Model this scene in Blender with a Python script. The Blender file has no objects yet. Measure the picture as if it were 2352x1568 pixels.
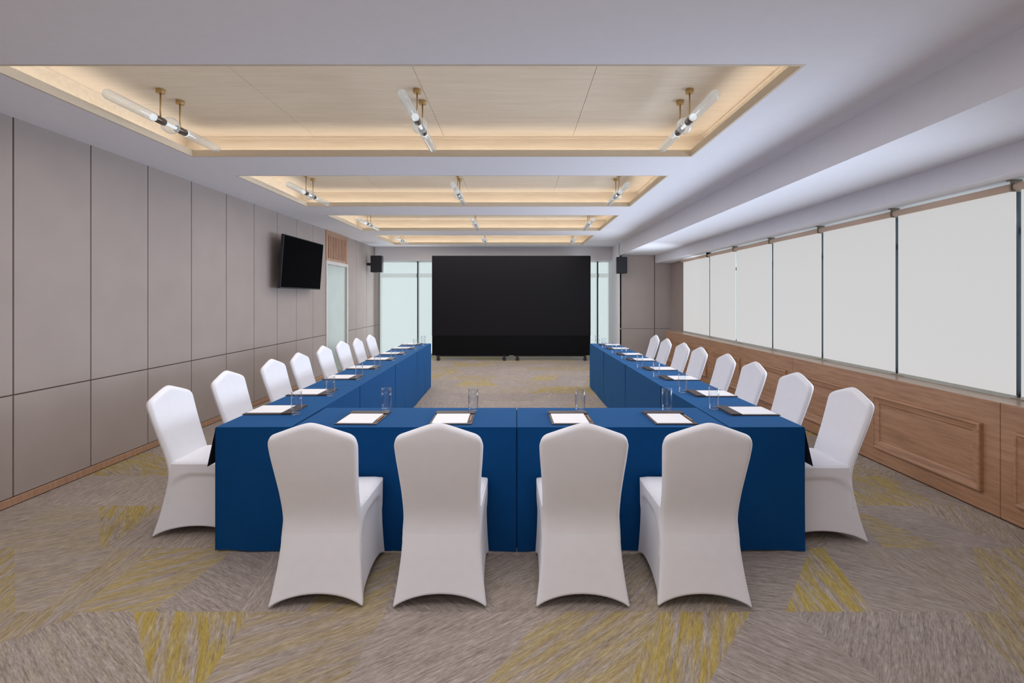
import bpy, bmesh, math, random
from math import sin, cos, pi, radians
from mathutils import Vector, Matrix
random.seed(7)
S = bpy.context.scene
COL = S.collection
F = 1110.0
CAMZ = 1.53

# ------------------------------------------------------------------ materials
def srgb(r, g, b):
    f = lambda c: (c/255/12.92) if c/255 <= .04045 else (((c/255)+.055)/1.055)**2.4
    return (f(r), f(g), f(b), 1)

class NT:
    def __init__(s, name):
        s.m = bpy.data.materials.new(name); s.m.use_nodes = True
        s.t = s.m.node_tree; s.t.nodes.clear()
        s.out = s.t.nodes.new('ShaderNodeOutputMaterial')
    def n(s, typ, **kw):
        nd = s.t.nodes.new('ShaderNode'+typ)
        for k, v in kw.items():
            if k.startswith('_'): setattr(nd, k[1:], v)
            else:
                nd.inputs[k if not k[1:].isdigit() else int(k[1:])].default_value = v
        return nd
    def l(s, a, b): s.t.links.new(a, b)
    def coords(s, scale, kind='Object'):
        tc = s.n('TexCoord'); mp = s.n('Mapping')
        mp.inputs['Scale'].default_value = scale
        s.l(tc.outputs[kind], mp.inputs['Vector']); return mp.outputs['Vector']
    def noise(s, vec, scale, detail=3, rough=.5):
        n = s.n('TexNoise', Scale=scale, Detail=detail, Roughness=rough)
        s.l(vec, n.inputs['Vector']); return n.outputs['Fac']
    def ramp(s, fac, stops):
        r = s.n('ValToRGB'); e = r.color_ramp.elements
        while len(e) < len(stops): e.new(.5)
        for el, (p, c) in zip(e, stops): el.position = p; el.color = c
        s.l(fac, r.inputs['Fac']); return r.outputs['Color']
    def bump(s, h, strength=.2, dist=.01):
        b = s.n('Bump', Strength=strength, Distance=dist); s.l(h, b.inputs['Height']); return b.outputs['Normal']
    def finish(s, sh): s.l(sh, s.out.inputs['Surface']); return s.m

def simple(name, col, rough=.6, metal=0., vary=.06, scale=(6, 6, 6), bump=0., sheen=0., spec=.5, bscale=80, tint=None):
    t = NT(name)
    v = t.coords(scale)
    f = t.noise(v, 3, 4)
    a = tuple(min(1, c*(1-vary)) for c in col[:3])+(1,)
    b = tuple(min(1, c*(1+vary)) for c in col[:3])+(1,)
    c = t.ramp(f, [(.3, a), (.7, b)])
    p = t.n('BsdfPrincipled', Roughness=rough, Metallic=metal)
    p.inputs['Specular IOR Level'].default_value = spec
    if sheen: p.inputs['Sheen Weight'].default_value = sheen
    if tint: p.inputs['Sheen Tint'].default_value = tint
    t.l(c, p.inputs['Base Color'])
    if bump:
        t.l(t.bump(t.noise(t.coords((1, 1, 1)), bscale, 2), bump, .004), p.inputs['Normal'])
    return t.finish(p.outputs[0])

def emis(name, col, strength, diff=None):
    t = NT(name)
    e = t.n('Emission', Strength=strength); e.inputs['Color'].default_value = col
    if diff is None: return t.finish(e.outputs[0])
    d = t.n('BsdfDiffuse'); d.inputs['Color'].default_value = diff
    a = t.n('AddShader'); t.l(e.outputs[0], a.inputs[0]); t.l(d.outputs[0], a.inputs[1])
    return t.finish(a.outputs[0])

def thin_glass(name, tint=(1, 1, 1, 1), ior=1.45, glow=0., blend=None, frost=0.):
    t = NT(name)
    lw = t.n('LayerWeight', Blend=.5)
    pw = t.n('Math', _operation='POWER'); pw.inputs[1].default_value = 3.2; t.l(lw.outputs['Facing'], pw.inputs[0])
    ml = t.n('Math', _operation='MULTIPLY_ADD'); ml.inputs[1].default_value = .95; ml.inputs[2].default_value = .02; t.l(pw.outputs[0], ml.inputs[0])
    fr = ml
    tr = t.n('BsdfTransparent'); tr.inputs['Color'].default_value = tint
    gl = t.n('BsdfGlossy', Roughness=.03)
    mx = t.n('MixShader'); t.l(fr.outputs[0], mx.inputs[0]); t.l(tr.outputs[0], mx.inputs[1]); t.l(gl.outputs[0], mx.inputs[2])
    o = mx.outputs[0]
    if frost:
        d = t.n('BsdfDiffuse'); d.inputs['Color'].default_value = (.85, .9, .92, 1)
        tl = t.n('BsdfTranslucent'); tl.inputs['Color'].default_value = (.85, .9, .92, 1)
        a2 = t.n('MixShader', _label='f'); a2.inputs[0].default_value = .5
        t.l(d.outputs[0], a2.inputs[1]); t.l(tl.outputs[0], a2.inputs[2])
        m2 = t.n('MixShader'); m2.inputs[0].default_value = frost
        t.l(o, m2.inputs[1]); t.l(a2.outputs[0], m2.inputs[2]); o = m2.outputs[0]
    if glow:
        e = t.n('Emission', Strength=glow); e.inputs['Color'].default_value = (.93, .97, 1, 1)
        a = t.n('AddShader'); t.l(o, a.inputs[0]); t.l(e.outputs[0], a.inputs[1]); o = a.outputs[0]
    return t.finish(o)

def wood(name, c1, c2, c3, axis='y', rough=.42):
    t = NT(name)
    sc = {'y': (14, .9, 14), 'z': (14, 14, .9), 'x': (.9, 14, 14)}[axis]
    v = t.coords(sc)
    f = t.noise(v, 2.2, 6, .62)
    sc2 = {'y': (60, 2.5, 60), 'z': (60, 60, 2.5), 'x': (2.5, 60, 60)}[axis]
    g = t.noise(t.coords(sc2), 3, 3, .6)
    mixn = t.n('Mix', _data_type='FLOAT'); mixn.inputs[0].default_value = .35
    t.l(f, mixn.inputs[2]); t.l(g, mixn.inputs[3])
    c = t.ramp(mixn.outputs[0], [(.34, c1), (.5, c2), (.68, c3)])
    p = t.n('BsdfPrincipled', Roughness=rough); t.l(c, p.inputs['Base Color'])
    t.l(t.bump(g, .12, .002), p.inputs['Normal'])
    return t.finish(p.outputs[0])

def carpet():
    t = NT('carpet')
    tc = t.n('TexCoord')
    at = t.n('Attribute', _attribute_name='ang'); ay = t.n('Attribute', _attribute_name='yel'); ati = t.n('Attribute', _attribute_name='tint')
    vr = t.n('VectorRotate', _rotation_type='Z_AXIS')
    # slight wobble
    wn = t.n('TexNoise', Scale=2.2, Detail=2.)
    t.l(tc.outputs['Object'], wn.inputs['Vector'])
    wm = t.n('VectorMath', _operation='SCALE'); wm.inputs['Scale'].default_value = .012
    t.l(wn.outputs['Color'], wm.inputs[0])
    wa = t.n('VectorMath', _operation='ADD'); t.l(tc.outputs['Object'], wa.inputs[0]); t.l(wm.outputs[0], wa.inputs[1])
    t.l(wa.outputs[0], vr.inputs['Vector']); t.l(at.outputs['Fac'], vr.inputs['Angle'])
    mp = t.n('Mapping'); mp.inputs['Scale'].default_value = (5, 58, 1)
    t.l(vr.outputs[0], mp.inputs['Vector'])
    n1 = t.noise(mp.outputs[0], 1.0, 4, .75)
    mp2 = t.n('Mapping'); mp2.inputs['Scale'].default_value = (20, 170, 1); mp2.inputs['Location'].default_value = (3, 9, 1)
    t.l(vr.outputs[0], mp2.inputs['Vector'])
    n2 = t.noise(mp2.outputs[0], 1.0, 3, .7)
    mp3 = t.n('Mapping'); mp3.inputs['Scale'].default_value = (2.2, 20, 1); mp3.inputs['Location'].default_value = (13, 2, 1)
    t.l(vr.outputs[0], mp3.inputs['Vector'])
    n3 = t.noise(mp3.outputs[0], 1.0, 4, .7)
    ad = t.n('Math', _operation='ADD'); t.l(n1, ad.inputs[0]); t.l(n2, ad.inputs[1])
    hf = t.n('Math', _operation='MULTIPLY'); hf.inputs[1].default_value = .5; t.l(ad.outputs[0], hf.inputs[0])
    base = t.ramp(hf.outputs[0], [(.36, CARP[0]), (.46, CARP[1]), (.54, CARP[2]), (.66, CARP[3])])
    yc = t.ramp(hf.outputs[0], [(.36, CARPY[0]), (.5, CARPY[1]), (.66, CARPY[2])])
    # yellow mask = yel * stripe
    ms = t.n('MapRange'); ms.inputs['From Min'].default_value = .40; ms.inputs['From Max'].default_value = .56
    t.l(n3, ms.inputs['Value'])
    mm = t.n('Math', _operation='MULTIPLY', _use_clamp=True); t.l(ms.outputs[0], mm.inputs[0]); t.l(ay.outputs['Fac'], mm.inputs[1])
    mx = t.n('Mix', _data_type='RGBA'); t.l(mm.outputs[0], mx.inputs[0]); t.l(base, mx.inputs[6]); t.l(yc, mx.inputs[7])
    # tint brightness
    hs = t.n('HueSaturation'); t.l(ati.outputs['Fac'], hs.inputs['Value']); t.l(mx.outputs[2], hs.inputs['Color'])
    p = t.n('BsdfPrincipled', Roughness=.95); p.inputs['Specular IOR Level'].default_value = .15
    t.l(hs.outputs[0], p.inputs['Base Color'])
    t.l(t.bump(hf.outputs[0], .35, .006), p.inputs['Normal'])
    return t.finish(p.outputs[0])

CARP = [srgb(124, 112, 107), srgb(153, 141, 133), srgb(171, 159, 151), srgb(196, 184, 176)]
CARPY = [srgb(144, 123, 64), srgb(170, 149, 82), srgb(192, 174, 112)]

M = {}
M['carpet'] = carpet()
M['white_ceiling'] = simple('white_plaster', srgb(243, 243, 250), .85, vary=.01)
M['panel'] = simple('taupe_wall_panel', srgb(166, 154, 148), .75, vary=.03, scale=(1, 1, 1), bump=.05)
M['groove'] = simple('panel_groove', srgb(96, 78, 66), .6)
M['plaster'] = simple('white_wall', srgb(240, 237, 240), .8, vary=.01)
M['oak'] = wood('oak_panelling', srgb(150, 110, 82), srgb(174, 131, 99), srgb(192, 149, 117), 'y')
M['oakv'] = wood('oak_vertical', srgb(158, 122, 98), srgb(176, 138, 112), srgb(192, 154, 128), 'z')
M['oakline'] = simple('oak_joint', srgb(88, 56, 38), .6)
M['sill'] = wood('pale_sill_top', srgb(150, 128, 108), srgb(164, 142, 122), srgb(178, 156, 138), 'y', .3)
M['gold_paper'] = wood('champagne_wall_covering', srgb(206, 192, 172), srgb(214, 201, 182), srgb(221, 209, 192), 'x', .55)
M['gold_trim'] = simple('champagne_trim', srgb(224, 212, 192), .45, vary=.02)
M['led'] = emis('warm_led', (1, .92, .82, 1), 8.0)
M['cloth_white'] = simple('white_spandex', srgb(238, 238, 244), .6, vary=.012, sheen=.25, bump=.03)
M['cloth_blue'] = simple('blue_tablecloth', srgb(2, 64, 118), .8, vary=.04, bump=.05, spec=.12, sheen=.2, tint=(.2, .55, 1, 1))
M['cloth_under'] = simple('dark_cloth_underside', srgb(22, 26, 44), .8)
M['table_wood'] = simple('plywood', srgb(150, 120, 90), .6)
M['steel_dark'] = simple('dark_steel', srgb(60, 60, 64), .4, metal=.8)
M['black_cloth'] = simple('black_cover', srgb(32, 31, 33), .9, vary=.03, spec=.1)
M['black_low'] = simple('black_cover_lower', srgb(20, 20, 22), .9, spec=.1)
M['black_gloss'] = simple('black_screen_glass', srgb(5, 5, 7), .9, spec=.03)
M['black_plastic'] = simple('black_plastic', srgb(28, 28, 34), .55)
M['grille'] = simple('speaker_grille', srgb(30, 30, 37), .7, vary=.2, scale=(60, 60, 60))
M['chrome'] = simple('chrome', srgb(200, 200, 205), .15, metal=1.)
M['rubber'] = simple('grey_rubber', srgb(70, 70, 74), .7)
M['leather'] = simple('brown_leather', srgb(62, 50, 52), .45, vary=.12, bump=.15)
M['paper'] = simple('white_paper', srgb(240, 238, 240), .8, vary=.004)
M['gold'] = simple('brushed_brass', srgb(186, 156, 108), .35, metal=.75)
M['gunmetal'] = simple('dark_nickel', srgb(120, 112, 104), .25, metal=.9)
M['pen'] = simple('gold_pen', srgb(190, 140, 90), .3, metal=.5)
M['glass'] = thin_glass('drinking_glass', (.97, .98, .99, 1), 1.5)
M['pane'] = thin_glass('window_glass', (.93, .98, .98, 1), 1.3)
M['lampglass'] = thin_glass('ribbed_lamp_glass', (.95, .98, 1, 1), 1.45, glow=.03, frost=.2)
M['lamprod'] = emis('lamp_light', (.95, .97, 1, 1), 1.0)
M['frame_dark'] = simple('dark_window_frame', srgb(62, 72, 84), .5)
M['frame_light'] = simple('pale_window_frame', srgb(190, 192, 185), .5)
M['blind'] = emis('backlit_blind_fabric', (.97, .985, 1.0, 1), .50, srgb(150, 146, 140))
M['tube'] = simple('blind_tube_fabric', srgb(232, 206, 186), .7, vary=.01)
M['bracket'] = simple('bracket_metal', srgb(150, 140, 124), .4, metal=.4)
M['doorframe'] = simple('pale_door_frame', srgb(205, 200, 194), .4)

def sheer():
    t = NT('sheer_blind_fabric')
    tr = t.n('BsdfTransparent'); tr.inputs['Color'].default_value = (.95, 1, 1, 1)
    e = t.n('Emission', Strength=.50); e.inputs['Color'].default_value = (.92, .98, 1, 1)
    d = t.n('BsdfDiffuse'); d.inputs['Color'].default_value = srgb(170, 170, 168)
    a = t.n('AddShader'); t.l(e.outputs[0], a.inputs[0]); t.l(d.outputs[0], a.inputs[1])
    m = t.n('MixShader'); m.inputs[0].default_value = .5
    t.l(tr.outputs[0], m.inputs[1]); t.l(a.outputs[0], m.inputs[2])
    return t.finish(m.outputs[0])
M['sheer'] = sheer()
def frosted():
    t = NT('frosted_door_glass')
    v = t.coords((1, 1, 1)); f = t.noise(v, 1.2, 2)
    c = t.ramp(f, [(.3, srgb(150, 160, 152)), (.7, srgb(166, 176, 170))])
    p = t.n('BsdfPrincipled', Roughness=.28); t.l(c, p.inputs['Base Color'])
    return t.finish(p.outputs[0])
M['frost'] = frosted()

# ------------------------------------------------------------------ mesh helpers
class MB:
    def __init__(s): s.v = []; s.f = []; s.mi = []; s.sm = []
    def add(s, vs, fs, mi=0, smooth=False):
        o = len(s.v); s.v += [tuple(v) for v in vs]
        for f in fs: s.f.append(tuple(i+o for i in f)); s.mi.append(mi); s.sm.append(smooth)
    def box(s, x0, x1, y0, y1, z0, z1, mi=0):
        x0, x1 = min(x0, x1), max(x0, x1); y0, y1 = min(y0, y1), max(y0, y1); z0, z1 = min(z0, z1), max(z0, z1)
        v = [(x, y, z) for z in (z0, z1) for y in (y0, y1) for x in (x0, x1)]
        s.add(v, [(0, 2, 3, 1), (4, 5, 7, 6), (0, 1, 5, 4), (2, 6, 7, 3), (0, 4, 6, 2), (1, 3, 7, 5)], mi)
        return s
    def lathe(s, prof, n=24, axis='z', c=(0, 0, 0), mi=0, smooth=True, ribs=0, ribamp=0):
        vs = []; fs = []
        for (r, h) in prof:
            for k in range(n):
                a = 2*pi*k/n
                rr = r*(1+(ribamp*(1 if k % 2 else -1) if ribs else 0))
                p = (rr*cos(a), rr*sin(a), h)
                if axis == 'y': p = (p[0], p[2], p[1])
                elif axis == 'x': p = (p[2], p[0], p[1])
                vs.append((p[0]+c[0], p[1]+c[1], p[2]+c[2]))
        m = len(prof)
        for i in range(m-1):
            for k in range(n):
                a, b = i*n+k, i*n+(k+1) % n
                q = (a, b, b+n, a+n)
                fs.append(q if axis != 'y' else q[::-1])
        if prof[0][0] > 1e-6: fs.append(tuple(range(n))[::-1] if axis != 'y' else tuple(range(n)))
        if prof[-1][0] > 1e-6:
            t = tuple(range((m-1)*n, m*n)); fs.append(t if axis != 'y' else t[::-1])
        s.add(vs, fs, mi, smooth); return s
    def build(s, name, mats, parent=None, bevel=0, subsurf=0, solid=0, loc=None, segs=2):
        me = bpy.data.meshes.new(name); me.from_pydata(s.v, [], s.f)
        if not isinstance(mats, (list, tuple)): mats = [mats]
        for m in mats: me.materials.append(m)
        me.polygons.foreach_set('material_index', s.mi); me.polygons.foreach_set('use_smooth', s.sm)
        me.update()
        o = bpy.data.objects.new(name, me); COL.objects.link(o)
        if solid:
            md = o.modifiers.new('sol', 'SOLIDIFY'); md.thickness = solid; md.offset = -1
        if bevel:
            md = o.modifiers.new('bev', 'BEVEL'); md.width = bevel; md.segments = segs; md.limit_method = 'ANGLE'; md.angle_limit = radians(40)
        if subsurf:
            md = o.modifiers.new('sub', 'SUBSURF'); md.levels = subsurf; md.render_levels = subsurf
        if loc: o.location = loc
        if parent: o.parent = parent
        return o

def empty(name, loc=(0, 0, 0), rz=0.):
    o = bpy.data.objects.new(name, None); o.empty_display_size = .1
    COL.objects.link(o); o.location = loc; o.rotation_euler = (0, 0, rz); return o
def tag(o, label=None, cat=None, group=None, kind=None):
    if label: o['label'] = label
    if cat: o['category'] = cat
    if group: o['group'] = group
    if kind: o['kind'] = kind
    return o
def copy_tree(o, parent=None):
    c = o.copy(); COL.objects.link(c)
    c.parent = parent
    if parent: c.matrix_parent_inverse = o.matrix_parent_inverse
    for ch in list(o.children): copy_tree(ch, c)
    return c
def struct(o, label=None): o['kind'] = 'structure'; 
ORD = ['first', 'second', 'third', 'fourth', 'fifth', 'sixth', 'seventh', 'eighth', 'ninth', 'tenth']

# ------------------------------------------------------------------ dimensions
XL, XW = -3.718, 3.344           # left wall face, wainscot / beam front
YB, YG = 12.67, 11.70            # header plane, right grey wall
YWIN = 13.0
CEIL = 2.865; SOF = 2.57; BEAM = 2.376; XS = 2.49
YBACK = -2.6
XOUT = 3.66

# ------------------------------------------------------------------ floor (carpet tiles)
def build_floor():
    rows = {}
    P = .602; Z0 = 2.36
    X0, X1 = XL-.05, XOUT+.1
    # explicit rows: list of (x_near, x_far, angle_deg, yellow, tint) ; x is left divider of the cell
    explicit = {
     -1: [(-4.4, -4.6, 100, .5, .95), (-2.62, -2.10, 145, .12, .96), (-1.30, -1.875, 118, 1.0, 1.0), (-1.22, -1.30, 33, .42, 1.02),
          (-.70, -.64, 35, .0, 1.04), (-.22, .14, 40, .62, 1.06), (.33, .70, 66, .95, 1.05), (.62, 1.14, 140, .0, .98),
          (1.5, 1.35, 52, .0, .95), (2.0, 2.15, 62, .5, .95), (2.4, 2.45, 130, .1, .95), (3.2, 3.0, 60, .3, .95)],
     0: [(-4.5, -4.5, 40, .1, .98), (-3.2, -3.4, 105, .75, .95), (-2.45, -3.08, 30, .22, .98), (-2.32, -2.45, 95, .45, .97), (-2.16, -2.20, 34, .72, 1.0),
         (-1.78, -1.72, 150, .0, .92), (-1.35, -1.5, 96, .0, .98), (-1.04, -.92, 40, .6, .98), (-.64, -.7, 140, .0, .92), (-.1, -.3, 40, .08, .96), (.62, .3, 50, .25, .96),
         (1.05, 1.1, 170, .05, .9), (1.313, 1.80, 80, 1.0, 1.04), (1.74, 1.88, 148, .04, .95), (2.25, 2.05, 100, .12, .95), (2.35, 2.78, 66, .6, .98), (3.0, 3.3, 60, .2, .95)],
     1: [(-4.6, -4.4, 30, .1, .98), (-3.3, -3.4, 40, .3, 1.), (-2.55, -3.08, 118, .9, .98), (-2.50, -2.62, 96, .1, 1.), (-1.9, -2.0, 35, .3, .98), (-1.0, -1.3, 140, 0, .95), (-.3, .1, 40, .2, .96),
         (.6, .4, 100, .6, .96), (1.3, 1.5, 35, .1, .92), (1.9, 2.3, 150, 0., .95), (2.25, 2.42, 160, .65, 1.0), (2.62, 2.45, 150, .05, 1.0), (3.05, 2.9, 60, .25, 1.0)],
     2: [(-4.6, -4.4, 95, .05, 1.), (-3.1, -3.4, 95, .12, 1.02), (-2.5, -2.7, 35, .2, 1.), (-1.8, -1.6, 118, .5, 1.), (-1.2, -1.0, 40, .1, .98), (-.3, -.5, 140, .1, .96), (.5, .2, 95, .5, .96), (1.2, 1.3, 40, .1, .94),
         (2.0, 2.2, 96, .5, 1.), (2.62, 2.55, 92, .85, 1.03), (3.1, 3.2, 130, .2, 1.)],
    }
    rnd = random.Random(3)
    verts = []; faces = []; ang = []; yel = []; tint = []
    def quad(a, b, c, d, an, ye, ti):
        o = len(verts); verts.extend([a, b, c, d]); faces.append((o, o+1, o+2, o+3))
        ang.append(radians(-an)); yel.append(ye); tint.append(ti)
    for r in range(-9, 19):
        y0 = Z0+P*r; y1 = y0+P
        if r in explicit:
            L = explicit[r]
        else:
            L = []; x = -4.6; xf = -4.6+rnd.uniform(-.2, .2)
            while x < 3.9:
                L.append((x, xf, rnd.choice([35, 40, 95, 118, 145, 160, 60]), rnd.choice([0, 0, .1, .25, .5, .9]), rnd.uniform(.94, 1.05)))
                w = rnd.uniform(.25, .95); x += w
                xf = x+rnd.choice([-.35, -.15, .15, .35])
        L = L+[(4.6, 4.6, 0, 0, 1)]
        M_ = []; pn = pf_ = -99
        for q in L:
            pn = max(pn, q[0]); pf_ = max(pf_, q[1]); M_.append((pn, pf_)+tuple(q[2:]))
        L = M_
        for (a, b) in zip(L, L[1:]):
            cx = lambda v: max(X0, min(X1, v))
            if cx(a[0]) == cx(b[0]) and cx(a[1]) == cx(b[1]): continue
            far = max(a[1], min(b[1], b[1]))
            quad((cx(a[0]), y0, 0), (cx(b[0]), y0, 0), (cx(max(b[1], a[1])), y1, 0), (cx(a[1]), y1, 0), a[2], a[3], a[4])
    o = len(verts); verts.extend([(X0, -3.2, -.003), (X1, -3.2, -.003), (X1, 13.3, -.003), (X0, 13.3, -.003)]); faces.append((o, o+1, o+2, o+3)); ang.append(.7); yel.append(.1); tint.append(1)
    me = bpy.data.meshes.new('floor'); me.from_pydata(verts, [], faces)
    for nm, arr in (('ang', ang), ('yel', yel), ('tint', tint)):
        at = me.attributes.new(nm, 'FLOAT', 'FACE'); at.data.foreach_set('value', arr)
    me.materials.append(M['carpet']); me.update()
    o = bpy.data.objects.new('floor', me); COL.objects.link(o); struct(o)
build_floor()

# ------------------------------------------------------------------ left wall with panels
b = MB()
DY0, DY1, DZ = 9.40, 10.60, 2.27
b.box(XL-.12, XL-.012, YBACK, DY0, 0, 3.2, 1)
b.box(XL-.12, XL-.012, DY1, YWIN+.1, 0, 3.2, 1)
b.box(XL-.12, XL-.012, DY0, DY1, DZ, 3.2, 1)
ys = [-2.99, -2.33, -1.67, -1.02, -.36, .295, .95, 1.605, 2.26, 2.915, 3.57, 4.22, 4.872, 5.525, 6.187, 6.844, 7.50, 8.156, 8.818, 9.40]
g = .005
for a, c in zip(ys, ys[1:]):
    for z0, z1 in ((.06, .814), (.814, CEIL+.02)):
        b.box(XL-.013, XL, max(a+g, YBACK), c-g, z0+g, z1-g, 0)
for a, c in ((10.60, 11.2), (11.2, 11.98), (11.98, 12.67), (12.67, 13.02)):
    for z0, z1 in ((.06, .814), (.814, CEIL+.02)):
        b.box(XL-.013, XL, a+g, c-g, z0+g, z1-g, 0)
wl = b.build('wall_left', [M['panel'], M['groove']], bevel=.003); struct(wl)
b = MB(); b.box(XL-.002, XL+.014, YBACK, DY0, .006, .062); b.box(XL-.002, XL+.014, DY1, YWIN, .006, .062)
bb = b.build('baseboard_left', M['oakv'], bevel=.003); struct(bb)

# door in left wall, slat panel over it
b = MB()
b.box(XL-.06, XL+.02, DY0, DY0+.05, 0, DZ); b.box(XL-.06, XL+.02, DY1-.06, DY1, 0, DZ); b.box(XL-.06, XL+.02, DY0+.05, DY1-.06, DZ-.07, DZ)
fr = b.build('door_1', M['doorframe'], bevel=.004); struct(fr)
b = MB(); b.box(XL-.05, XL-.01, DY0+.05, DY1-.06, .01, DZ-.07)
b.build('door_leaf', M['frost'], fr, bevel=.003)
b = MB()
b.box(XL-.012, XL+.004, DY0, DY1, DZ, CEIL+.005)
yy = DY0+.12
while yy < DY1-.14:
    b.box(XL+.004, XL+.022, yy, yy+.045, DZ+.05, CEIL-.10); yy += .085
b.box(XL+.002, XL+.012, DY0, DY0+.08, DZ, CEIL-.002); b.box(XL+.002, XL+.012, DY1-.08, DY1, DZ, CEIL-.002)
b.box(XL+.002, XL+.012, DY0+.08, DY1-.08, CEIL-.06, CEIL-.002)
struct(b.build('trim_1', M['oakv'], bevel=.003))

# ------------------------------------------------------------------ ceiling
COFF = [(-2.27, -.46), (.24, 2.05), (2.762, 4.567), (5.265, 7.05), (7.78, 9.585), (10.27, 12.08)]
CX0, CX1 = -3.07, 1.655
b = MB()
b.box(XL-.1, CX0, YBACK, YB, CEIL, CEIL+.02)
b.box(CX1, XS+.02, YBACK, YB, CEIL, CEIL+.02)
edges = [YBACK]+[e for c in COFF for e in c]+[YB]
for i in range(0, len(edges), 2): b.box(CX0, CX1, edges[i], edges[i+1], CEIL, CEIL+.02)
# soffit, beam
b.box(XS, XW+.01, YBACK, YG, SOF, CEIL+.3)
b.box(XS+.03, XOUT+.2, YG+.15, YWIN+.1, BEAM, CEIL+.3)
b.box(XW, XOUT+.25, YBACK, YG, BEAM, CEIL+.3)
b.box(XL-.1, XOUT+.2, YBACK, YWIN+.2, 3.16, 3.3)
ce = b.build('ceiling', M['white_ceiling']); struct(ce)
# header above the end windows
b = MB(); b.box(XL, XS+.01, YB, YWIN+.15, 2.517, CEIL+.3); struct(b.build('wall_header', M['plaster']))

for k, (y0, y1) in enumerate(COFF):
    w = .14
    b = MB()
    # lip
    t = .018; zt = 2.925
    b.box(CX0, CX0+t, y0, y1, CEIL-.001, zt); b.box(CX1-t, CX1, y0, y1, CEIL-.001, zt)
    b.box(CX0+t, CX1-t, y0, y0+t, CEIL-.001, zt); b.box(CX0+t, CX1-t, y1-t, y1, CEIL-.001, zt)
    lip = b.build('trim_%d' % (k+10), M['gold_trim']); struct(lip)
    b = MB()
    X0, X1, Y0, Y1 = CX0-w, CX1+w, y0-w, y1+w; z0, z1 = CEIL+.02, 3.10
    b.box(X0-.02, X0, Y0, Y1, z0, z1); b.box(X1, X1+.02, Y0, Y1, z0, z1)
    b.box(X0-.02, X1+.02, Y0-.02, Y0, z0, z1); b.box(X0-.02, X1+.02, Y1, Y1+.02, z0, z1)
    # thin cornice step and recessed panel joints
    for (a0, a1, c0, c1) in ((X0, X0+.02, Y0, Y1), (X1-.02, X1, Y0, Y1), (X0+.02, X1-.02, Y0, Y0+.02), (X0+.02, X1-.02, Y1-.02, Y1)):
        b.box(a0, a1, c0, c1, z1-.015, z1)
    nx = 4
    for i in range(nx):
        xa = X0+(X1-X0)*i/nx; xb = X0+(X1-X0)*(i+1)/nx
        b.box(xa+.0015, xb-.0015, Y0, Y1, z1, z1+.02)
    b.box(X0, X1, Y0, Y1, z1+.02, z1+.03)
    cw = b.build('lining', M['gold_paper'], lip)
    b = MB(); h0, h1 = CEIL+.021, CEIL+.034
    b.box(CX0-.05, CX0-.03, y0, y1, h0, h1); b.box(CX1+.03, CX1+.05, y0, y1, h0, h1)
    b.box(CX0, CX1, y0-.05, y0-.03, h0, h1); b.box(CX0, CX1, y1+.03, y1+.05, h0, h1)
    b.build('led_strip', M['led'], lip)

# ------------------------------------------------------------------ back (end) wall and windows
b = MB()
b.box(XS+.01, XOUT+.2, YG+.012, YG+.135, 0, SOF-.003, 1)
for x0, x1 in ((XS+.004, 3.33), (3.345, XOUT+.1)):
    for z0, z1 in ((0.0, .79), (.79, SOF)):
        if x0 > 3.3 and z1 > 1: z1 = BEAM
        b.box(x0, x1-.004, YG, YG+.013, z0+.004, z1-.003, 0)
struct(b.build('wall_right_end', [M['panel'], M['groove']], bevel=.002))
b = MB(); b.box(XS, XS+.14, YG+.12, YWIN+.1, 0, CEIL); b.box(XS-.004, XS+.04, YG, YG+.14, 0, SOF)
struct(b.build('trim_2', M['plaster']))
# glazed end wall
bxs = [-3.70, -2.67, -1.46, -.25, .96, 2.18, 2.50]
b = MB()
for x in bxs: b.box(x-.022, x+.022, YWIN+.03, YWIN+.17, 0, 2.75, 1 if -3 < x < 2.4 else 0)
for z0, z1 in ((0, .05), (2.09, 2.2), (2.5, 2.75)): b.box(-3.72, 2.5, YWIN+.11, YWIN+.16, z0, z1)
wf = b.build('window_1', [M['frame_light'], M['frame_dark']], bevel=.003); struct(wf)
b = MB(); b.box(-3.7, 2.5, YWIN+.13, YWIN+.136, .05, 2.5); b.build('pane', M['pane'], wf)
names = ['leftmost sheer roller blind on the end windows, beside the grey wall and left speaker',
         'sheer roller blind on the end windows just left of the black display wall',
         'sheer end window blind behind the left half of the black display wall',
         'sheer end window blind behind the middle of the black display wall',
         'sheer end window blind just right of the black display wall',
         'narrow sheer roller blind on the end windows, against the white corner post']
for i, (xa, xb) in enumerate(zip(bxs, bxs[1:])):
    e = empty('roller_blind', ((xa+xb)/2, YWIN, 0)); h = (xb-xa)/2-.025
    tag(e, names[i], 'window blind', 'sheer roller blinds on the end windows')
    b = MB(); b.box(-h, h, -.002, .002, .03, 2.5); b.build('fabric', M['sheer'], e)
    b = MB(); b.box(-h, h, -.008, .008, .015, .035); b.build('bottom_bar', M['frame_light'], e)

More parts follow.
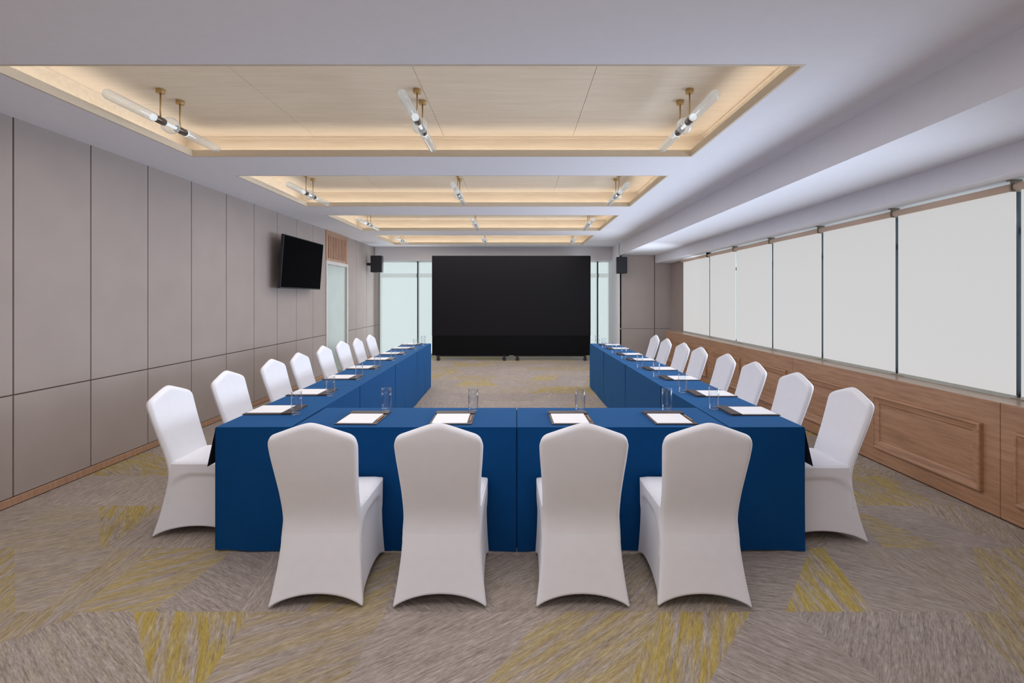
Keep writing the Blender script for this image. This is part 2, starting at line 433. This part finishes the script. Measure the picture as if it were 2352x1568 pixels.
# ------------------------------------------------------------------ right wall: wainscot, sill, windows, blinds
WY1 = 10.88
b = MB()
b.box(XW+.01, XOUT, YBACK, WY1, 0, .775, 1)
for i in range(-2, 5):
    y0 = .83+2.513*i; y1 = y0+2.513
    a, c = max(y0, YBACK)+.002, min(y1, WY1)-.002
    if c <= a: continue
    b.box(XW, XW+.012, a, c, .012, .806, 0)
    b.box(XW+.004, XW+.02, a, c, 0, .012, 1)
    for f0, f1 in ((.12, 1.17), (1.36, 2.40)):
        p0, p1 = y0+f0, y0+f1
        if p1 > WY1 or p0 < YBACK: continue
        # raised moulding, stepped profile
        prof = [(0, 0), (.002, .026), (.008, .031), (.020, .031), (.026, .022), (.034, .020), (.060, .014), (.068, .014), (.072, .005), (.078, 0)]
        vs = []; fs = []
        for ins, pr in prof:
            q0, q1, z0, z1 = p0+ins, p1-ins, .14+ins, .635-ins
            vs += [(XW-pr, q0, z0), (XW-pr, q1, z0), (XW-pr, q1, z1), (XW-pr, q0, z1)]
        for k in range(len(prof)-1):
            for m_ in range(4):
                n_ = (m_+1) % 4
                fs.append((k*4+m_, k*4+4+m_, k*4+4+n_, k*4+n_))
        b.add(vs, fs, 0)
struct(b.build('wall_right', [M['oak'], M['oakline']], bevel=.003))
b = MB()
b.box(XW+.0125, XOUT, YBACK, WY1, .776, .806)
struct(b.build('trim_3', M['sill'], bevel=.003))
# wall beyond the blinds (grey) and behind camera
b = MB(); b.box(XOUT+.06, XOUT+.16, 10.45, YG+.1, 0, BEAM+.05); b.box(XOUT, XOUT+.06, 10.45, 10.55, 0, BEAM+.05)
b.box(XOUT, XOUT+.16, YBACK, 2.33, .0, BEAM+.05)
struct(b.build('wall_right_side', M['panel']))
b = MB(); b.box(XL-.1, XOUT+.25, YBACK-.1, YBACK, 0, 3.3); struct(b.build('wall_near', M['plaster']))
b = MB(); b.box(XOUT, XOUT+.16, 2.33, 10.5, 0, .78); struct(b.build('wall_window', M['plaster']))

BY = [10.40, 8.97, 7.885, 6.76, 5.66, 4.552, 3.447, 2.34]
b = MB()
for y in [10.46, 9.27, 8.05, 6.99, 5.855, 4.71, 3.565, 2.42]:
    b.box(3.67, 3.75, y-.028, y+.028, .80, BEAM+.02)
b.box(3.68, 3.74, 2.33, 10.5, .78, .83); b.box(3.68, 3.74, 2.33, 10.5, 2.34, 2.42); b.box(3.69, 3.73, 2.33, 10.5, 2.0, 2.05)
wf = b.build('window_2', M['frame_dark'], bevel=.003); struct(wf)
b = MB(); b.box(3.705, 3.711, 2.33, 10.5, .83, 2.36); b.build('pane', M['pane'], wf)
XBL = 3.58
for i, (ya, yb) in enumerate(zip(BY, BY[1:])):
    e = empty('roller_blind', (XBL, (ya+yb)/2, 0)); h = (ya-yb)/2
    if i == 6: lab = 'nearest white roller blind on the right windows, largest and cut by the photo edge'
    elif i == 0: lab = 'farthest white roller blind on the right windows, beside the grey end wall'
    else: lab = 'white roller blind over the oak panelling, %s from the grey end wall' % ORD[i]
    if i == 6: lab = 'nearest roller blind on the right windows, only a sliver showing at the photo edge'
    if i == 5: lab = 'widest looking white roller blind on the right windows, nearest one fully in view'
    tag(e, lab, 'window blind', 'white roller blinds above the oak panelling')
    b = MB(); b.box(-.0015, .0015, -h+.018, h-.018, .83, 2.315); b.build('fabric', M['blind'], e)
    b = MB(); b.lathe([(.027, -h+.012), (.027, h-.012)], 24, 'y', (-.028, 0, 2.322)); b.build('roller_tube', M['tube'], e)
    b = MB(); b.box(-.006, .006, -h+.018, h-.018, .812, .832); b.build('bottom_bar', M['frame_light'], e)
    for sgn in ((1,) if i else (1, 1)):
        b = MB(); yq = -h
        b.box(-.062, .02, yq-.003, yq+.001, 2.288, 2.372); b.lathe([(.032, yq-.002), (.032, yq+.010)], 20, 'y', (-.028, 0, 2.322))
        b.box(-.062, .03, yq-.003, yq+.03, 2.366, 2.374)
        b.build('bracket', M['bracket'], e, bevel=.002)

# ------------------------------------------------------------------ television
tv = empty('television', (XL, 7.975, 1.684)); tag(tv, 'large black flat television mounted on the grey panelled left wall', 'television')
L = .735
rot = math.atan2(.06, .81)
def tilt(o): o.location = (.13, 0, 0); o.rotation_euler = (0, rot, 0)
b = MB(); b.box(0, .045, -L, L, 0, .815); o = b.build('casing', M['black_plastic'], tv, bevel=.006); tilt(o)
b = MB(); b.box(.0445, .047, -L+.012, L-.012, .018, .803); o = b.build('screen', M['black_gloss'], tv); tilt(o)
b = MB(); b.box(.003, .02, -.25, .25, .2, .62); b.box(.02, .15, -.03, .03, .36, .44); b.build('wall_mount', M['black_plastic'], tv, bevel=.003)

# ------------------------------------------------------------------ wall speakers
def speaker(loc, rz, label, w, h, d, back):
    s = empty('wall_speaker', loc, rz); tag(s, label, 'speaker', 'black wall speakers by the screen')
    b = MB()
    vs = [(-w/2*.8, d, 0), (w/2*.8, d, 0), (w/2, 0, 0), (-w/2, 0, 0), (-w/2*.8, d, h), (w/2*.8, d, h), (w/2, 0, h), (-w/2, 0, h)]
    b.add(vs, [(0, 3, 2, 1), (4, 5, 6, 7), (0, 1, 5, 4), (2, 3, 7, 6), (1, 2, 6, 5), (3, 0, 4, 7)])
    o = b.build('cabinet', M['black_plastic'], s, bevel=.012)
    b = MB(); b.box(-w/2+.012, w/2-.012, -.008, .002, .012, h-.012); b.build('grille', M['grille'], s, bevel=.006)
    b = MB(); b.box(*back, h*.42, h*.58); b.build('bracket', M['black_plastic'], s, bevel=.004)
    return s
speaker((-3.45, 11.85, 2.165), radians(0), 'black wall speaker on a bracket, left of the display wall', .285, .41, .24, (-.255, -.1, .1, .16))
speaker((2.485, 11.40, 2.115), radians(0), 'black wall speaker on the grey end wall, right of the display wall', .25, .39, .22, (.03, .09, .2, .30))

# ------------------------------------------------------------------ rolling display wall with black cover
dw = empty('display_wall', (-.135, 11.83, 0)); tag(dw, 'huge black covered display wall standing on casters at the far end', 'screen')
w = 1.945
b = MB(); b.box(-w, w, 0, .16, .60, 2.57); b.build('cover', M['black_cloth'], dw, bevel=.015)
b = MB(); b.box(-w+.005, w-.005, .004, .156, .13, .60); b.build('lower_cover', M['black_low'], dw, bevel=.01)
b = MB()
for sx in (-1, 1):
    b.box(sx*.06 if sx > 0 else -1.85, 1.85 if sx > 0 else -.06, .05, .11, .10, .132)
b.build('base_frame', M['steel_dark'], dw)
for cx in (-1.78, -.17, .15, 1.80):
    for cy in (.0, .42) if False else (.0,):
        ce_ = MB(); ce_.box(cx-.03, cx+.03, -.02, .06, .098, .132); ce_.box(cx-.022, cx+.022, -.042, -.036, .03, .10); ce_.box(cx-.022, cx+.022, -.004, .002, .03, .10)
        c = ce_.build('caster', M['steel_dark'], dw, bevel=.002)
        b = MB(); b.lathe([(.0, -.014), (.03, -.014), (.05, -.010), (.05, .010), (.03, .014), (0, .014)], 24, 'y', (cx, -.02, .05)); b.build('wheel', M['rubber'], c)

# ------------------------------------------------------------------ chair with spandex cover
def chair_proto():
    root = empty('covered_chair')
    # --- backrest
    def outer_y(z):
        pts = [(.20, -.209), (.26, -.1995), (.32, -.1915), (.37, -.188), (.42, -.191), (.48, -.206), (.56, -.232), (.635, -.257), (.74, -.290), (.84, -.318), (.93, -.334)]
        for (a, ya), (c, yc) in zip(pts, pts[1:]):
            if z <= c: return ya+(yc-ya)*(z-a)/(c-a)
        return pts[-1][1]
    def hw(z):
        pts = [(.20, .208), (.26, .2045), (.32, .201), (.40, .1975), (.46, .197), (.56, .199), (.66, .206), (.74, .213), (.80, .217), (.93, .218)]
        for (a, wa), (c, wc) in zip(pts, pts[1:]):
            if z <= c:
                t = max(0, (z-a)/(c-a)); return wa+(wc-wa)*t
        return pts[-1][1]
    nu, nv = 32, 26; zb = .20
    vs = []; fs = []
    def ztop(u):
        a = abs(u); q = min(1, max(0, (a-.83)/.17)); return .933-.082*(math.sqrt(u*u+.02)-.141)-.044*(1-math.sqrt(max(0, 1-q*q)))
    def pt(u, v, side):
        z = zb+(ztop(u)-zb)*v
        wz = hw(z)
        # corner rounding near the top
        x = u*wz
        e = max(abs(u), 0)
        th = .024*max(0, 1-abs(u)**18)**.5*max(0, 1-max(0, (v-.965)/.035)**3)**.5
        mid = outer_y(z)+.026
        bow = .012*(1-u*u)*min(1, max(0, (z-.45)/.2))  # slight curve across
        return (x, mid+(-th if side == 0 else th*1.1)-bow*0.6, z)
    N = nu+1
    for side in (0, 1):
        for j in range(nv+1):
            for i in range(nu+1):
                u = -1+2*i/nu; u = sin(u*pi/2)*.35+u*.65
                v = j/nv; v = 1-(1-v)**1.25
                vs.append(pt(u, v, side))
    off = N*(nv+1)
    for j in range(nv):
        for i in range(nu):
            a = j*N+i; q = (a, a+1, a+1+N, a+N)
            fs.append(q); fs.append(tuple(k+off for k in q[::-1]))
    for j in range(nv):
        a = j*N; fs.append((a+N, a+N+off, a+off, a))
        a = j*N+nu; fs.append((a, a+off, a+N+off, a+N))
    for i in range(nu):
        a = nv*N+i; fs.append((a, a+1, a+1+off, a+off))
        a = i; fs.append((a+1, a, a+off, a+1+off))
    b = MB(); b.add(vs, fs, 0, True); o = b.build('backrest', M['cloth_white'], root, subsurf=1)
    # --- seat
    b = MB()
    def rr(hwf, hwb, y0, y1, r, n=6):
        pts = []
        cs = [(hwf-r, y1-r, 0), (-(hwf-r), y1-r, 90), (-(hwb-r), y0+r, 180), (hwb-r, y0+r, 270)]
        for (cx, cy, a0) in cs:
            for k in range(n+1):
                a = radians(a0+90*k/n); pts.append((cx+r*cos(a), cy+r*sin(a)))
        return pts
    levels = [(.402, .004, 0), (.42, 0, 0), (.447, -.002, 0), (.462, .000, 0), (.470, .010, 0), (.476, .03, 0), (.480, .06, 0), (.482, .11, 0)]
    rings = []
    for z, ins, _ in levels:
        rings.append([(x, y, z) for x, y in rr(.212-ins, .192-ins, -.165+ins, .243-ins, .04)])
    n = len(rings[0]); vs = [p for r in rings for p in r]; fs = []
    for i in range(len(rings)-1):
        for k in range(n): fs.append((i*n+k, i*n+(k+1) % n, (i+1)*n+(k+1) % n, (i+1)*n+k))
    fs.append(tuple(range((len(rings)-1)*n, len(rings)*n))); fs.append(tuple(range(n))[::-1])
    b.add(vs, fs, 0, True); b.build('seat', M['cloth_white'], root)
    # --- skirt
    def corner(k, v):
        # k: 0 front right, 1 front left, 2 back left, 3 back right
        if k in (0, 1):
            x = .228-.012*v-.006*sin(pi*v); y = .262-.014*v-.008*sin(pi*v)
            return (x if k == 0 else -x, y)
        e = v**.85
        x = .243-.045*e-.006*sin(pi*v); y = -.268+.096*e+.008*sin(pi*v)
        return (-x if k == 2 else x, y)
    nS, nV = 18, 30; TOP = .462
    vs = []; fs = []
    ring_n = 4*nS
    for j in range(nV+1):
        v = j/nV; v = v**.9
        for k in range(4):
            for s_ in range(nS):
                s = s_/nS
                s = s-.10*sin(2*pi*s)/(2*pi)*1.2
                hem = .060*max(0, 1-(2*s-1)**2)**.75 if k != 0 else .045*max(0, 1-(2*s-1)**2)**.75
                z = .004+hem*(1-v)+(TOP-.004)*v
                vv = z/TOP
                (xa, ya), (xb, yb) = corner(k, vv), corner((k+1) % 4, vv)
                x, y = xa+(xb-xa)*s, ya+(yb-ya)*s
                bowp = 1-abs(2*s-1)**3.0
                a0 = .12+.30*abs(2*s-1)**4
                f = min(1, max(0, (1-vv-a0)/.07)); f = f*f*(3-2*f)
                amt = (.020 if k in (1, 3) else .012)*min(1, bowp*1.6)*f*(1.0-.2*vv)
                if k == 2: amt = .010*bowp*max(0, 1-vv/.5)
                dx, dy = yb-ya, -(xb-xa); L_ = math.hypot(dx, dy)
                nx, ny = -dx/L_, -dy/L_   # inward
                cx, cy = -x, -y
                if nx*cx+ny*cy < 0: nx, ny = -nx, -ny
                # round the corners
                cr = .010*(max(0, 1-min(s, 1-s)/.06))
                ll = math.hypot(x, y)
                vs.append((x+nx*amt-cr*x/ll, y+ny*amt-cr*y/ll, z))
    for j in range(nV):
        for k in range(ring_n):
            a, c = j*ring_n+k, j*ring_n+(k+1) % ring_n
            fs.append((a, c, c+ring_n, a+ring_n))
    b = MB(); b.add(vs, fs, 0, True); o = b.build('skirt', M['cloth_white'], root, subsurf=1)
    md = o.modifiers.new('sol', 'SOLIDIFY'); md.thickness = .006; md.offset = -1
    # hem piping
    return root
proto = chair_proto()
first = [True]
def put_chair(x, y, rz, label, group):
    c = proto if first[0] else copy_tree(proto)
    first[0] = False
    c.location = (x, y, 0); c.rotation_euler = (0, 0, rz); tag(c, label, 'chair', group); return c
gf = 'white covered chairs along the near side of the tables'
fl = ['white covered chair with its back to the viewer, leftmost of the near row',
      'white covered chair with its back to the viewer, second from left in near row',
      'white covered chair with its back to the viewer, third from left in near row',
      'white covered chair with its back to the viewer, rightmost of the near row']
for (x, rz, l) in zip((-1.0, -.383, .328, .935), (3, 1, -.5, -3), fl):
    put_chair(x, 2.635, radians(rz*.6), l, gf)
yl = [3.32, 3.99, 4.75, 5.33, 6.10, 6.78, 7.30, 7.97]; xl = [-2.08, -2.09, -2.105, -2.10, -2.14, -2.16, -2.11, -2.12]
gl = 'white covered chairs along the grey wall side'
for i, (x, y) in enumerate(zip(xl, yl)):
    l = ('nearest' if i == 0 else 'farthest' if i == 7 else ORD[i]+' nearest')+' white covered chair on the grey wall side of the tables'
    put_chair(x, y, radians(-90+[2, 0, -1, 1, 0, -2, 2, 0][i]), l, gl)
yr = [3.25, 3.89, 4.56, 5.23, 5.94, 6.51, 7.20, 7.89]; xr = [1.945, 1.955, 1.945, 1.97, 1.955, 1.945, 1.93, 1.96]
gr = 'white covered chairs along the window side'
for i, (x, y) in enumerate(zip(xr, yr)):
    l = ('nearest' if i == 0 else 'farthest' if i == 7 else ORD[i]+' nearest')+' white covered chair on the oak panelled window side'
    put_chair(x, y, radians(90+[-2, 1, 0, -1, 1, 2, 0, -1][i]), l, gr)

# ------------------------------------------------------------------ tables with cloths
TH = .752
def draped(name, x0, x1, y0, y1, full, short, label, group, rz=0., fold=False):
    """full: sides with cloth to the floor ('f' near,'b' far,'l','r'); short: sides with a short overhang"""
    cx, cy = (x0+x1)/2, (y0+y1)/2
    t = empty('draped_table', (cx, cy, 0), rz); tag(t, label, 'table', group)
    X, Y = (x1-x0)/2, (y1-y0)/2
    vs = []; fs = []
    r = .008
    b = MB()
    # top sheet with soft corner, as strip profile
    nX, nY = 12, 12
    b.box(-X, X, -Y, Y, TH-.006, TH)
    def panel(side, drop, fl=0.0, inn=0., mi=0):
        n = 22; m = 8
        vs = []; fs = []
        ln = 2*X if side in 'fb' else 2*Y
        ph = cx*7+cy*3+ord(side)
        for j in range(m+1):
            v = j/m
            z = TH-.003-drop*v
            for i in range(n+1):
                s = -ln/2+ln*i/n
                wv = (.006*sin(s*11+ph)+.003*sin(s*27+ph*2))*v*v*(1 if side in 'fb' else .35)
                zz = z+(.004*v*sin(s*8+ph*1.7) if drop > .5 else 0)
                if drop > .5: wv += .004*v
                o = wv+fl*v-inn
                if side == 'f': p = (s, -Y-o, zz)
                elif side == 'b': p = (s, Y+o, zz)
                elif side == 'l': p = (-X-o, s, zz)
                else: p = (X+o, s, zz)
                vs.append(p)
        for j in range(m):
            for i in range(n):
                a = j*(n+1)+i; fs.append((a, a+1, a+n+2, a+n+1))
        b.add(vs, fs, mi, True)
    for sd in full: panel(sd, TH-.012)
    if 'f' in full:
        for q in (-1, 1): b.box(q*X, q*X-q*.0012, -Y-.004, -Y+.04, .012, TH-.003)
    for sd, sx in (('l', -1), ('r', 1)):
        if sd in full:
            for q in (-1, 1): b.box(sx*X-sx*.04, sx*X+sx*.004, q*Y, q*Y-q*.0012, .012, TH-.003)
    for sd in short: panel(sd, .235, .05); panel(sd, .234, .05, .0025, 1)
    if fold: b.box(X, X+.006, -Y+.012, Y-.012, .02, TH-.012)
    o = b.build('tablecloth', [M['cloth_blue'], M['cloth_under']], t)
    b = MB(); b.box(-X+.02, X-.02, -Y+.02, Y-.02, TH-.036, TH-.008); b.build('tabletop', M['table_wood'], t)
    for sx in (-1, 1):
        for sy in (-1, 1):
            b = MB(); b.lathe([(.014, 0), (.014, TH-.036)], 12, 'z', (sx*(X-.07), sy*(Y-.07), 0)); b.build('leg', M['steel_dark'], t)
    return t
gt = 'blue draped tables'
seg = 1.39; Y0 = 2.915
draped('t', -1.365+.014, -.003, Y0, 3.43, 'f', '', 'blue draped table behind the two left near chairs, left of the centre seam', gt, fold=True)
draped('t', .003, 1.285-.012, Y0, 3.43, 'f', '', 'blue draped table behind the two right near chairs, right of the centre seam', gt)
pos = ['corner', 'second', 'third', 'farthest']
for i in range(4):
    ya, yb = Y0+.002+(seg-.02)*i, Y0-.002+(seg-.02)*(i+1)
    if i == 3: yb = 8.30
    dx = -.021*(ya+yb-2*Y0)/2
    lab = {'corner': 'blue draped table at the near left corner, under the first two left notepads',
           'second': 'blue draped table on the grey wall side, second from the near corner',
           'third': 'blue draped table on the grey wall side, third from the near corner',
           'farthest': 'blue draped table on the grey wall side, nearest the display wall'}[pos[i]]
    draped('t', -1.815+dx, -1.365+dx, ya, yb, 'fr' if i == 0 else ('rb' if i == 3 else 'r'), 'l', lab, gt, rz=radians(1.15))
    dx = -.006*(ya+yb-2*Y0)/2
    lab = {'corner': 'blue draped table at the near right corner, under the first two right notepads',
           'second': 'blue draped table on the window side, second from the near corner',
           'third': 'blue draped table on the window side, third from the near corner',
           'farthest': 'blue draped table on the window side, nearest the display wall'}[pos[i]]
    draped('t', 1.288+dx, 1.738+dx, ya, yb, 'fl' if i == 0 else ('lb' if i == 3 else 'l'), 'r', lab, gt, rz=radians(.3))

# ------------------------------------------------------------------ writing pads, pens, glasses
def pad_proto():
    r = empty('writing_pad')       # local: +y is away from the sitter
    b = MB(); b.box(-.132, .132, -.163, .163, 0, .005); b.build('leather_board', M['leather'], r, bevel=.0015)
    b = MB(); b.box(-.130, .130, .090, .161, .005, .012); b.build('leather_flap', M['leather'], r, bevel=.003)
    b = MB(); b.box(-.118, .100, -.150, .092, .0052, .0085); b.build('paper', M['paper'], r)
    return r
pp = pad_proto(); pf = [True]
def put_pad(x, y, rz, label, group):
    c = pp if pf[0] else copy_tree(pp); pf[0] = False
    c.location = (x, y, TH+.001); c.rotation_euler = (0, 0, rz); tag(c, label, 'notepad', group)
def glass_proto():
    e = MB()
    prof = [(0, 0), (.024, 0), (.029, .004), (.0325, .02), (.034, .05), (.0345, .10), (.0335, .155), (.0318, .155), (.0322, .10), (.0315, .05), (.029, .026), (.022, .017), (0, .015)]
    e.lathe(prof, 32, 'z'); return e.build('drinking_glass', M['glass'])
gp = glass_proto(); gff = [True]
def put_glass(x, y, label, group):
    c = gp if gff[0] else gp.copy()
    if not gff[0]: COL.objects.link(c)
    gff[0] = False
    c.location = (x, y, TH+.001); tag(c, label, 'glass', group)
seat4 = ['leftmost', 'second from left', 'third from left', 'rightmost']
for i, (px, gx) in enumerate(zip((-.99, -.41, .345, .985), (-.90, -.30, .437, 1.035))):
    put_pad(px, 3.13, radians([-1, 1, 1, 0][i]), 'leather writing pad with white paper on the near tables, '+seat4[i], 'writing pads on the near tables')
    put_glass(gx, 3.335, 'clear water glass at the back edge of the near tables, '+seat4[i], 'water glasses on the near tables')
    b = MB(); b.lathe([(0, -.07), (.002, -.066), (.004, -.055), (.004, .065), (.003, .07), (0, .07)], 10, 'y')
    o = b.build('pen', M['pen'], loc=(px+.116, 3.10, TH+.0105)); o.rotation_euler = (0, 0, radians([-1, 1, 1, 0][i]))
    tag(o, 'gold pen lying on the '+seat4[i]+' writing pad of the near tables', 'pen', 'pens on the near writing pads')
gyl = [(-1.465, 3.215), (-1.48, 3.84), (-1.50, 4.60), (-1.52, 5.27), (-1.536, 6.02), (-1.54, 6.64), (-1.545, 7.37), (-1.55, 8.0)]
gyr = [(1.383, 3.38), (1.373, 3.985), (1.374, 4.745), (1.372, 5.37), (1.368, 6.15), (1.365, 6.74), (1.36, 7.5), (1.35, 8.08)]
for i, ((lx, ly), (rx, ry)) in enumerate(zip(gyl, gyr)):
    n = 'nearest' if i == 0 else 'farthest' if i == 7 else ORD[i]+' nearest'
    put_pad(-1.668-.021*(ly-3.2), ly+.135, radians(-90+1), n+' leather writing pad with paper on the left table row', 'writing pads on the left row')
    put_glass(lx, ly, n+' clear water glass on the left table row', 'water glasses on the left row')
    put_pad(1.583-.006*(ry-3.2), ry-.055, radians(90), n+' leather writing pad with paper on the right table row', 'writing pads on the right row')
    put_glass(rx-.005, ry, n+' clear water glass on the right table row', 'water glasses on the right row')

# ------------------------------------------------------------------ pendant lamps
def lamp_proto():
    r = empty('pendant_lamp')     # origin on the coffer ceiling above lamp centre, lamp along y
    H = -.235
    def tube(sgn):
        prof = []
        a, c = .165, .60
        R = .033
        prof = [(.0, a), (R*.8, a), (R, a+.01)]+[(R, a+.01+(c-a-.04)*k/8) for k in range(1, 9)]+[(R*.85, c-.012), (R*.5, c-.003), (0, c)]
        if sgn < 0: prof = [(q, -h) for q, h in prof]
        b = MB(); b.lathe(prof, 32, 'y', (0, 0, H), ribs=1, ribamp=.03)
        t = b.build('glass_tube', M['lampglass'], r)
        q = [(.0, sgn*(a+.006)), (.028, sgn*(a+.007)), (.028, sgn*(a+.012)), (.006, sgn*(a+.016)), (.003, sgn*.30), (0, sgn*.305)]
        b = MB(); b.lathe(q, 12, 'y', (0, 0, H)); b.build('light_rod', M['lamprod'], t)
    tube(-1); tube(1)
    prof = [(0, -.068)]+[(.062*sin(pi*(k+.5)/13), -.068*cos(pi*(k+.5)/13)) for k in range(13)]+[(0, .068)]
    b = MB(); b.lathe(prof, 28, 'y', (0, 0, H)); g_ = b.build('glass_globe', M['lampglass'], r)
    b = MB(); b.lathe([(.0, -.06), (.012, -.058), (.012, .058), (0, .06)], 14, 'y', (0, 0, H)); b.build('light_rod', M['lamprod'], g_)
    for sgn in (-1, 1):
        lo, hi = (.070, .165) if sgn > 0 else (-.165, -.070)
        b = MB(); b.lathe([(.027, lo), (.027, hi)], 24, 'y', (0, 0, H)); b.build('collar', M['gunmetal'], r, bevel=.002)
        b = MB(); b.lathe([(.0055, H+.025), (.0055, -.028)], 12, 'z', (0, sgn*.105, 0)); b.build('stem', M['gold'], r)
        b = MB(); b.lathe([(.030, -.03), (.030, 0)], 24, 'z', (0, sgn*.105, 0)); b.build('canopy', M['gold'], r, bevel=.002)
    return r
lp = lamp_proto(); lf = True
rowsn = ['nearest', 'second', 'third', 'farthest']
for k in range(4):
    yc = 3.74 if k == 0 else 3.74+2.51*k
    for j, x in enumerate((-2.68, -.75, 1.30)):
        c = lp if lf else copy_tree(lp); lf = False
        c.location = (x, yc, 3.10)
        tag(c, 'glass tube pendant lamp on the %s of the %s ceiling recess' % (['left', 'middle', 'right'][j], rowsn[k]), 'pendant lamp', 'glass tube pendant lamps in the ceiling recesses')

# ------------------------------------------------------------------ lights
def area(name, loc, rot, sx, sy, power, col=(1, 1, 1), spread=180):
    l = bpy.data.lights.new(name, 'AREA'); l.shape = 'RECTANGLE'; l.size = sx; l.size_y = sy; l.energy = power; l.color = col; l.spread = radians(spread)
    o = bpy.data.objects.new(name, l); COL.objects.link(o); o.location = loc; o.rotation_euler = rot; return o
for k, (y0, y1) in enumerate(COFF):
    area('coffer_fill', ((CX0+CX1)/2, (y0+y1)/2, 2.80), (0, 0, 0), 4.2, 1.3, [36, 40, 34, 30, 34, 40][k], (.98, .97, 1))  # added fill, no such fixtures; the first two recesses are out of view
    if k > 1: area('recess_glow', ((CX0+CX1)/2, (y0+y1)/2, 2.872), (pi, 0, 0), 4.3, 1.4, 3.9, (1, .96, .92))
area('window_light', (3.50, 6.6, 1.50), (0, radians(90+8), 0), 1.3, 7.6, 112, (.72, .83, 1), 112)
area('end_window_light', (-2.9, 12.6, 1.35), (radians(-90), 0, 0), 1.4, 2.1, 15, (.85, .93, 1))

area('window_light_far', (3.46, 9.3, 1.65), (radians(90), 0, radians(38)), 1.6, 1.2, 20, (.82, .9, 1), 130)
W = bpy.data.worlds.new('sky'); S.world = W; W.use_nodes = True
bg = W.node_tree.nodes['Background']; bg.inputs['Color'].default_value = (.90, .97, 1, 1); bg.inputs['Strength'].default_value = 1.2

# ------------------------------------------------------------------ camera
cam = bpy.data.cameras.new('camera'); co = bpy.data.objects.new('camera', cam); COL.objects.link(co)
co.location = (0, 0, CAMZ); co.rotation_euler = (radians(90), 0, 0)
cam.sensor_width = 36; cam.lens = 36*F/2352; cam.shift_x = -11/2352; cam.shift_y = -99.5/2352; cam.clip_start = .05
S.camera = co
S.view_settings.view_transform = 'Standard'; S.view_settings.look = 'None'; S.view_settings.gamma = 1; S.view_settings.use_curve_mapping = False
S.view_settings.exposure = 0.0
